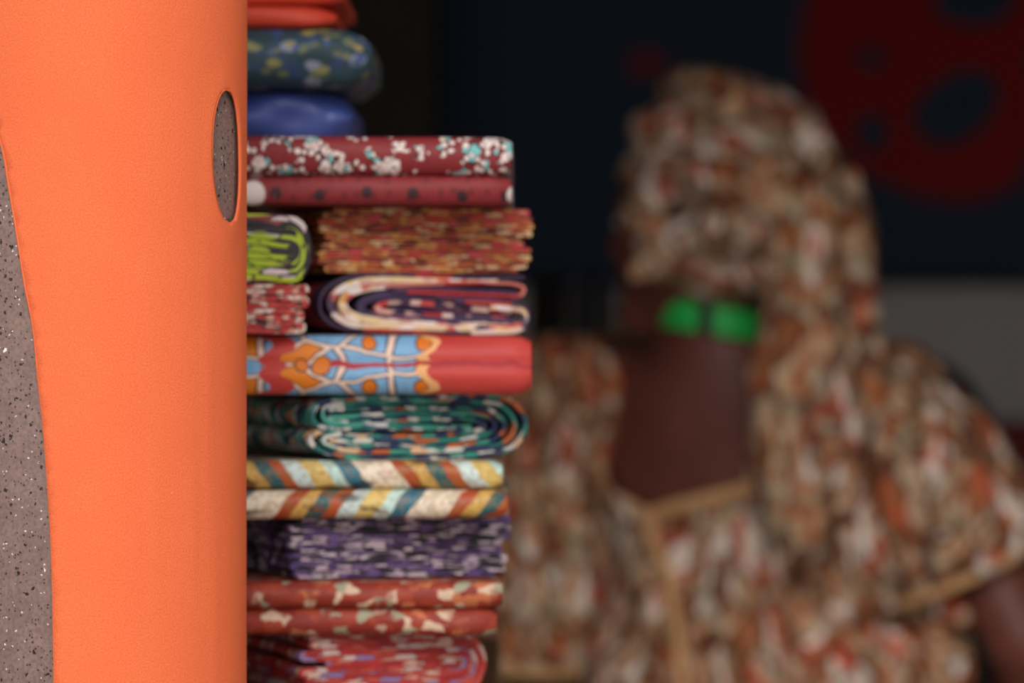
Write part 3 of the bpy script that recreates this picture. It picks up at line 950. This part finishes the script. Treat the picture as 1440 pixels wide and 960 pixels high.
class Solid:
    """smooth union of tapered limbs and ellipsoids, evaluated on a grid or at points"""
    def __init__(self): self.p = []
    def cone(self, a, b, r0, r1, k=.02, sy=1.0):
        self.p.append(('c', np.array(a, float), np.array(b, float), r0, r1, k, sy)); return self
    def ell(self, c, r, k=.02, rz=0.0, rx=0.0):
        R = np.array([[math.cos(rz), -math.sin(rz), 0], [math.sin(rz), math.cos(rz), 0], [0, 0, 1]]) @ np.array([[1, 0, 0], [0, math.cos(rx), -math.sin(rx)], [0, math.sin(rx), math.cos(rx)]])
        self.p.append(('e', np.array(c, float), np.array(r, float), R, k)); return self
    def one(self, q, X):
        if q[0] == 'c':
            _, a, b, r0, r1, k, sy = q
            s = np.array([1, 1/sy, 1])
            A, B, Y = a*s, b*s, X*s
            ba = B-A; L = ba @ ba
            t = np.clip(((Y-A) @ ba)/max(L, 1e-9), 0, 1)
            return np.linalg.norm(Y-A-t[..., None]*ba, axis=-1)-(r0+(r1-r0)*t), k
        _, c, r, R, k = q
        Y = (X-c) @ R
        k0 = np.linalg.norm(Y/r, axis=-1)
        return (k0-1)*r.min()*.5+(k0-1)*k0/np.maximum(np.linalg.norm(Y/(r*r), axis=-1), 1e-6)*.5, k
    def bounds(self, q, pad):
        if q[0] == 'c':
            _, a, b, r0, r1, k, sy = q
            r = max(r0, r1)+pad
            ry = max(r0, r1)*max(1, sy)+pad
            v = np.array([r, ry, r])
            return np.minimum(a, b)-v, np.maximum(a, b)+v
        c, r = q[1], q[2].max()+pad
        return c-r, c+r
    def __call__(self, X):
        d = np.full(X.shape[:-1], 1.0)
        for q in self.p:
            e, k = self.one(q, X)
            h = np.clip(.5+.5*(d-e)/k, 0, 1)
            d = d+(e-d)*h-k*h*(1-h)
        return d
    def grid(self, h, disp=None, pad=.05):
        lo = np.min([self.bounds(q, .03)[0] for q in self.p], 0); hi = np.max([self.bounds(q, .03)[1] for q in self.p], 0)
        n = np.ceil((hi-lo)/h).astype(int)+1
        ax = [lo[i]+h*np.arange(n[i]) for i in range(3)]
        vol = np.full(tuple(n), .1)
        for q in self.p:
            b0, b1 = self.bounds(q, pad)
            i0 = np.clip(((b0-lo)/h).astype(int), 0, n-1); i1 = np.clip(((b1-lo)/h).astype(int)+2, 0, n)
            sl = tuple(slice(i0[i], i1[i]) for i in range(3))
            X = np.stack(np.meshgrid(ax[0][sl[0]], ax[1][sl[1]], ax[2][sl[2]], indexing='ij'), -1)
            e, k = self.one(q, X)
            d = vol[sl]
            g = np.clip(.5+.5*(d-e)/k, 0, 1)
            vol[sl] = d+(e-d)*g-k*g*(1-g)
        if disp is not None:
            nar = np.abs(vol) < .05
            I = np.nonzero(nar)
            X = np.stack([ax[i][I[i]] for i in range(3)], -1)
            vol[I] += disp(X)
        return surface_nets(vol, lo, h)

YAW = math.radians(-22)
BX, BY = .292, 4.66
def W(x, y, z):
    c, s = math.cos(YAW), math.sin(YAW)
    return (BX+x*c-y*s, BY+x*s+y*c, z)
HX, HY = .214, 4.61
HR = math.radians(48)
def Hd(x, y, z):
    c, s = math.cos(HR), math.sin(HR)
    return (HX+x*c-y*s, HY+x*s+y*c, z)

def torso_prims(S, g=0.0, k=.05):
    S.ell(W(0, 0, .93), (.195+g, .15+g, .15+g), k, YAW)
    S.ell(W(0, .02, 1.07), (.175+g, .135+g, .15+g), k, YAW)
    S.ell(W(0, 0, 1.235), (.19+g, .125+g, .16+g), k, YAW)
    S.cone(W(-.175, 0, 1.335), W(.165, 0, 1.325), .062+g, .060+g, k)
    S.cone(W(-.05, -.045, 1.33), W(.03, -.045, 1.33), .075+g, .075+g, k)
    for s in (-1, 1):
        S.ell(W(.085*s, .10, 1.21), (.085+g, .08+g, .08+g), k)
        S.ell(W(.085*s, -.09, .90), (.10+g, .09+g, .10+g), k)

body = Solid()
torso_prims(body)
# neck and head
nk = (.247, 4.60)
body.cone((nk[0]+.01, nk[1]+.02, 1.36), (nk[0]-.012, nk[1]+.01, 1.47), .066, .060, .03)
body.ell(Hd(0, -.012, 1.565), (.076, .094, .095), .02, HR)
body.ell(Hd(0, .025, 1.50), (.062, .072, .085), .025, HR)
body.cone(Hd(-.02, .065, 1.432), Hd(.02, .065, 1.432), .024, .024, .02)
body.cone(Hd(0, .088, 1.545), Hd(0, .108, 1.508), .009, .014, .008)
for s in (-1, 1):
    body.ell(Hd(.014*s, .100, 1.504), (.009, .011, .008), .006, HR)
    body.cone(Hd(.012*s, .086, 1.566), Hd(.046*s, .070, 1.566), .010, .008, .012)
    body.ell(Hd(.045*s, .062, 1.515), (.022, .022, .020), .015, HR)
    body.ell(Hd(.076*s, -.005, 1.52), (.008, .018, .032), .008, HR)
body.cone(Hd(-.018, .090, 1.474), Hd(.018, .090, 1.474), .0075, .0075, .006)
body.cone(Hd(-.016, .088, 1.461), Hd(.016, .088, 1.461), .0085, .0085, .006)
# arms, hands
def hand(wr, dirv, side, S):
    wr = Vector(wr); d = Vector(dirv).normalized()
    lat = Vector(W(1, 0, 0))-Vector(W(0, 0, 0))
    n = d.cross(lat).normalized(); lat = n.cross(d).normalized()
    # palm faces the thigh: knuckles run front to back
    u = n; inn = lat*(-side)
    S.cone(wr, wr+d*.045, .026, .027, .015)
    for i, (o, ln) in enumerate(((-.027, .078), (-.009, .088), (.009, .082), (.026, .064))):
        b = wr+d*.05+u*o*.7; k = wr+d*.088+u*o
        S.cone(wr+d*.03+u*o*.5, k, .014, .0105, .008)
        j1 = k+d*ln*.42+inn*ln*.10; j2 = j1+d*ln*.28+inn*ln*.16; j3 = j2+d*ln*.16+inn*ln*.20
        S.cone(k, j1, .0100, .0092, .003); S.cone(j1, j2, .0092, .0085, .003); S.cone(j2, j3, .0085, .0075, .003)
    t0 = wr+d*.025-u*.018; t1 = t0+d*.035-u*.028+inn*.012; t2 = t1+d*.032-u*.006+inn*.010
    S.cone(t0, t1, .015, .011, .008); S.cone(t1, t2, .0105, .0085, .003)
for s, el, wr in ((1, (.345, -.03, 1.05), (.36, .10, .84)), (-1, (-.285, .0, 1.05), (-.28, .13, .85))):
    body.cone(W(.185*s, 0, 1.325), W(*el), .056, .044, .03)
    body.cone(W(*el), W(*wr), .043, .027, .012)
    d = Vector(W(*wr))-Vector(W(*el))
    hand(W(*wr), d, s, body)
for s in (-1, 1):
    body.cone(W(.095*s, 0, .88), W(.10*s, .015, .49), .105, .062, .04)
    body.cone(W(.10*s, .015, .49), W(.10*s, -.01, .09), .060, .037, .015)
    body.ell(W(.10*s, -.03, .36), (.052, .055, .11), .03, YAW)
    body.cone(W(.10*s, -.03, .038), W(.115*s, .10, .030), .036, .029, .02)
    for i in range(5):
        body.cone(W((.092+i*.013)*s, .11, .022), W((.092+i*.014)*s, .165-.009*i, .016), .014, .0125-.001*i, .004)

def make_skin():
    k = NT('dark_brown_skin', .5, spec=.35)
    v = k.coord('Object')
    return k.done(k.mix(k.noise(v, 22, 4), lin((98, 54, 46)), lin((120, 66, 57))))
M_skin = make_skin()
woman = tag(empty('person', (BX, BY, 0)), 'person seen from behind in a brown print dress and matching head wrap', 'person')
def nets_obj(name, pos, quads, mat, parent, base=(BX, BY, 0)):
    pos = pos-np.asarray(base)
    me = bpy.data.meshes.new(name)
    me.from_pydata(pos.tolist(), [], quads.tolist())
    me.polygons.foreach_set('use_smooth', [True]*len(me.polygons))
    me.materials.append(mat); me.update()
    o = bpy.data.objects.new(name, me); col.objects.link(o); o.parent = parent
    return o
pos, q = body.grid(.0062)
pos[:, 2] = np.maximum(pos[:, 2], 0.0005)
bo = nets_obj('body', pos, q, M_skin, woman)
sm = bo.modifiers.new('smooth', 'SMOOTH'); sm.factor = .4; sm.iterations = 2
# eyes
M_eye = plain('eye_white', (220, 212, 204), .25, .03, 30); M_iris = plain('dark_iris', (30, 20, 16), .2, .1, 30)
for s in (-1, 1):
    for nm, off, r, m in (('eye', .0, .0125, M_eye), ('iris', .0075, .0065, M_iris)):
        c = Vector(Hd(.030*s, .0775+off, 1.543))-Vector((BX, BY, 0))
        V, F = [], []
        for j in range(9):
            for i in range(14):
                a, b = math.pi*j/8, 2*math.pi*i/14
                V.append((c.x+r*math.sin(a)*math.cos(b), c.y+r*math.sin(a)*math.sin(b), c.z+r*math.cos(a)*.8))
        for j in range(8):
            for i in range(14):
                F.append((j*14+i, (j+1)*14+i, (j+1)*14+(i+1) % 14, j*14+(i+1) % 14))
        eo = link_mesh(nm, V, F, m, woman if nm == 'eye' else last)
        last = eo

def make_print(name, seed, st=(1, 1, 1)):
    k = NT(name, .75, spec=.25)
    v0 = k.coord('Object')
    v = k.scale(v0, (29*st[0], 29*st[1], 16*st[2]), (seed*5.1, seed*2.3, seed))
    v = k.distort(v, 1.0, 1.1)
    vo = k.voro(v, 1.0, dims='3D')
    big = k.noise(k.scale(v0, (13, 13, 7), (seed, seed*2, 3)), 1.0, 2)
    r = k.math('ADD', k.math('MULTIPLY', k.chan(vo.outputs['Color'], 0), .5), k.math('MULTIPLY', k.math('SUBTRACT', big, .32), 1.5))
    c = k.ramp(r, [(112, 56, 34), (190, 92, 60), (160, 98, 62), (126, 68, 40), (200, 160, 126), (170, 96, 56), (148, 132, 104), (186, 128, 94), (236, 222, 212), (206, 112, 88), (150, 80, 46), (208, 84, 66), (230, 212, 196)],
               pos=[0, .12, .2, .3, .38, .45, .52, .57, .63, .71, .77, .86, .92])
    d = k.voro(v, 1.0, 'DISTANCE_TO_EDGE', dims='3D').outputs['Distance']
    c = k.mix(k.math('MULTIPLY', .75, k.math('SUBTRACT', 1.0, k.step(d, .05, .11))), c, lin((74, 52, 40)))
    vs_ = k.voro(k.scale(v0, (75, 75, 60)), 1.0, dims='3D')
    c = k.mix(k.math('MULTIPLY', .6, k.math('GREATER_THAN', k.chan(vs_.outputs['Color'], 0), .82)), c, lin((216, 196, 170)))
    k.bump(k.noise(v0, 60, 3), .3, .004)
    return k.done(c)
M_dress = make_print('brown_cream_rust_print', 1)
M_wrap = make_print('head_wrap_print', 2, (.8, .8, .8))
M_trim = plain('tan_binding', (206, 158, 110), .7, .1, 40)

# dress: bodice and skirt
dress = Solid()
torso_prims(dress, .014)
dress.cone(W(0, 0, 1.0), W(0, 0, .12), .185, .30, .06, .85)
fw1 = Waves(60, (16, 16, 3), 5, 3)
def disp_dress(X):
    ang = np.arctan2(X[:, 1]-BY, X[:, 0]-BX)
    lo = np.clip((1.05-X[:, 2])/.6, 0, 1)
    return -.010*fw1(X[:, 0], X[:, 1], X[:, 2])-.005*np.sin(X[:, 0]*70+X[:, 2]*25+2*fw1(X[:, 2], X[:, 0], X[:, 1]))-.016*lo*np.sin(ang*11+.6*np.sin(X[:, 2]*7))-.003*np.clip((X[:, 2]-1.02)*9, 0, 1)*0
pos, q = dress.grid(.008, disp_dress)
neck_poly = [(848, 470), (832, 545), (836, 640), (852, 685), (912, 716), (1000, 698), (1052, 682), (1048, 600), (1056, 520), (1100, 440), (1010, 400), (900, 420)]
def proj(p): return np.stack([720+FPX*p[:, 0]/p[:, 1], 480-FPX*(p[:, 2]-CZ)/p[:, 1]], 1)
def poly_mask(pp, poly):
    c = np.zeros(len(pp), bool); j = len(poly)-1
    for i in range(len(poly)):
        xi, yi = poly[i]; xj, yj = poly[j]
        m = ((yi > pp[:, 1]) != (yj > pp[:, 1]))
        xc = (xj-xi)*(pp[:, 1]-yi)/((yj-yi) or 1e-9)+xi
        c ^= m & (pp[:, 0] < xc); j = i
    return c
cen = pos[q].mean(1)
back = (cen[:, 0]-BX)*math.sin(YAW)*-1+(cen[:, 1]-BY)*math.cos(YAW) < .0     # local y behind the shoulders
cut = poly_mask(proj(cen), neck_poly) & back
cut |= (np.hypot(cen[:, 0]-nk[0]-.01, cen[:, 1]-nk[1]-.02) < .092) & (cen[:, 2] > 1.30)
cut |= cen[:, 2] < .10
do = nets_obj('dress', pos, q[~cut], M_dress, woman)
sm = do.modifiers.new('smooth', 'SMOOTH'); sm.factor = .5; sm.iterations = 4
so = do.modifiers.new('thick', 'SOLIDIFY'); so.thickness = .004; so.offset = 1

def hit(px, py, S, d0=4.2, d1=4.9, off=0.0):
    d = np.linspace(d0, d1, 700)
    X = np.stack([(px-720)/FPX*d, d, CZ-(py-480)/FPX*d], 1)
    v = S(X)-off
    i = np.argmax(v < 0)
    return Vector(X[i]) if v[i] < 0 else None
def trail(poly, S, off, sub=5):
    pp = catmull([(a, b, 0) for a, b in poly], sub)
    out = [hit(p.x, p.y, S, off=off) for p in pp]
    return [p-Vector((BX, BY, 0)) for p in out if p is not None]
tube('neckline_binding', trail([(838, 645), (850, 688), (880, 708), (911, 725)], dress, .004), .0075, M_trim, do)
tube('neckline_binding', trail([(909, 727), (935, 717), (980, 705), (1058, 686)], dress, .004), .0090, M_trim, do)
tube('back_seam_piping', trail([(911, 718), (918, 760), (938, 810), (950, 880), (960, 960), (966, 1060)], dress, .013), .0075, M_trim, do)

# sleeves
def sleeve(S, hem, seed, name, gath, ax):
    w = Waves(seed, (18, 18, 10), 5, 3)
    def disp(X):
        ang = np.arctan2(X[:, 1]-ax[1], X[:, 0]-ax[0])
        return -.010*w(X[:, 0], X[:, 1], X[:, 2])-gath*np.sin(ang*13+X[:, 2]*8)
    pos, q = S.grid(.007, disp)
    cen = pos[q].mean(1)
    n, d = hem
    cut = cen @ np.asarray(n) < d
    o = nets_obj(name, pos, q[~cut], M_dress, do)
    m = o.modifiers.new('smooth', 'SMOOTH'); m.factor = .5; m.iterations = 3
    m = o.modifiers.new('thick', 'SOLIDIFY'); m.thickness = .004; m.offset = 1
    return o
def WP(px, py, d): return tuple(P(px, py, d))
rs = Solid()
rs.ell(WP(1215, 605, 4.56), (.095, .10, .085), .05)
rs.ell(WP(1280, 665, 4.53), (.108, .115, .105), .05)
rs.ell(WP(1335, 750, 4.53), (.092, .105, .085), .05)
rs.ell(WP(1210, 740, 4.55), (.085, .085, .12), .05)
rn = np.array([-.40, 0, .917]); rp = np.array(WP(1390, 790, 4.53))
sleeve(rs, (rn, rn @ rp), 71, 'sleeve', .007, WP(1310, 650, 4.53))
ls = Solid()
ls.ell(WP(802, 562, 4.70), (.060, .09, .068), .04)
ls.cone(WP(782, 560, 4.71), WP(772, 970, 4.73), .066, .082, .05)
lnn = np.array([0, 0, 1.0]); lp = np.array(WP(770, 938, 4.73))
sleeve(ls, (lnn, lp[2]), 73, 'sleeve', .007, WP(775, 700, 4.72))
def hemring(c, rx, ry, tilt, r):
    out = []
    for i in range(40):
        a = 2*math.pi*i/40
        x, y = rx*math.cos(a), ry*math.sin(a)
        out.append(Vector((c[0]+x-BX, c[1]+y-BY, c[2]+x*tilt)))
    return tube('sleeve_hem_binding', out, r, M_trim, do, 8, True)
hemring(WP(770, 938, 4.73), .080, .082, 0, .0075)
hemring(WP(1352, 806, 4.53), .084, .092, .436, .0065)
# side ruffles of the bodice
for i, (px, py, r) in enumerate(((1335, 850, .040), (1322, 925, .042), (1310, 1000, .045))):
    S = Solid()
    S.ell(WP(px, py, 4.55), (r, .05, r*.85), .02, .0, .3)
    S.cone(WP(px-40, py-20, 4.56), WP(px+18, py+16, 4.545), .03, .012, .02)
    ww = Waves(90+i, (70, 70, 40), 4, 3)
    p_, q_ = S.grid(.006, lambda X: -.006*ww(X[:, 0], X[:, 1], X[:, 2]))
    nets_obj('ruffle', p_, q_, M_dress, do)

# head wrap
hw_ = Solid()
hw_.ell(WP(1004, 230, 4.58), (.098, .115, .117), .04)
hw_.ell(WP(948, 250, 4.57), (.050, .08, .080), .04)
hw_.ell(WP(1078, 215, 4.56), (.070, .09, .085), .04)
hw_.ell(WP(1014, 360, 4.55), (.082, .065, .060), .03)
hw_.ell(WP(940, 362, 4.56), (.036, .045, .034), .02)
hw_.cone(WP(945, 362, 4.50), WP(900, 373, 4.49), .034, .020, .015)
hw_.cone(WP(898, 290, 4.50), WP(985, 243, 4.455), .024, .030, .012)
hw_.cone(WP(985, 243, 4.455), WP(1080, 262, 4.455), .030, .030, .012)
hw_.cone(WP(1080, 262, 4.455), WP(1150, 330, 4.47), .030, .026, .012)
hw_.cone(WP(915, 345, 4.50), WP(1000, 318, 4.47), .022, .028, .012)
hw_.cone(WP(1000, 318, 4.47), WP(1095, 350, 4.48), .028, .024, .012)
wr1 = Waves(80, (26, 26, 30), 5, 3)
def disp_wrap(X):
    ph = (X[:, 2]-1.6)*85+(X[:, 0]-.24)*38+(X[:, 1]-4.58)*14+1.2*wr1(X[:, 0], X[:, 1], X[:, 2])
    return -.009*np.sin(ph)*np.abs(np.sin(ph))-.004*wr1(X[:, 2], X[:, 0], X[:, 1])
pos, q = hw_.grid(.006, disp_wrap)
wo = nets_obj('head_wrap', pos, q, M_wrap, woman)
wo.modifiers.new('smooth', 'SMOOTH').iterations = 2
tl = Solid()
tp = [(1085, 195, 4.53, .058), (1120, 265, 4.49, .062), (1152, 350, 4.46, .062), (1164, 440, 4.445, .056), (1147, 530, 4.43, .078), (1140, 620, 4.425, .066), (1132, 700, 4.43, .045), (1126, 778, 4.44, .020)]
for a, b in zip(tp[:-1], tp[1:]):
    tl.cone(WP(*a[:3]), WP(*b[:3]), a[3], b[3], .03, .42)
def disp_tail(X):
    return -.007*np.sin((X[:, 0]-.36)*150+(X[:, 2]-1.5)*10+.8*wr1(X[:, 0], X[:, 1], X[:, 2]))-.003*wr1(X[:, 2], X[:, 0], X[:, 1])
pos, q = tl.grid(.006, disp_tail)
to = nets_obj('hanging_tail', pos, q, make_print('tail_print', 6, (.6, .6, .45)), wo)
to.modifiers.new('smooth', 'SMOOTH').iterations = 2

# green neck band with a dark clasp
M_green = plain('green_ribbon', (40, 190, 84), .5, .06, 40)
M_blk = plain('black_fabric', (26, 26, 28), .6, .1, 40)
def band(name, a0, a1, r, h, mat, parent, z=1.424, th=.004, n=40):
    V, F = [], []
    for i in range(n+1):
        a = a0+(a1-a0)*i/n
        for rr, zz in ((r, -h/2), (r+th, -h/2+.002), (r+th, h/2-.002), (r, h/2)):
            x, y = rr*math.cos(a), rr*math.sin(a)
            V.append((nk[0]+.0+x-BX, nk[1]+.012+y-BY, z+zz-.16*x))
    for i in range(n):
        for k in range(4):
            l = (k+1) % 4
            F.append((i*4+k, (i+1)*4+k, (i+1)*4+l, i*4+l))
    F.append((0, 1, 2, 3)); F.append((n*4+3, n*4+2, n*4+1, n*4))
    return link_mesh(name, V, F, mat, parent, smooth=False)
nb = band('neck_band', -math.pi/2+.0, math.pi*1.38, .0685, .036, M_green, woman, n=60)
band('neck_band', math.pi*1.46-2*math.pi, -math.pi/2, .0685, .036, M_green, nb, n=6)
band('clasp', math.pi*1.37, math.pi*1.47, .0680, .032, M_blk, nb, n=6)

# black shoulder bag on the far side of the shoulder
bag = tag(empty('shoulder_bag', tuple(P(1300, 900, 4.74))), 'black shoulder bag whose strap shows above the puffed sleeve', 'bag')
b0 = Vector(P(1300, 900, 4.74))
sp = catmull([P(1205, 530, 4.74), P(1240, 506, 4.72), P(1295, 520, 4.70), P(1348, 560, 4.70), P(1380, 625, 4.72), P(1380, 720, 4.80), P(1345, 830, 4.84)], 6)
tube('strap', [p-b0 for p in sp], .024, M_blk, bag, 10)
sp2 = catmull([P(1215, 520, 4.74), P(1210, 600, 4.84), P(1230, 720, 4.87), P(1255, 830, 4.86)], 6)
tube('strap', [p-b0 for p in sp2], .02, M_blk, bag, 10)
bb = box('pouch', (-.10, .08, -.20), (.10, .17, .07), M_blk, bag, .03)
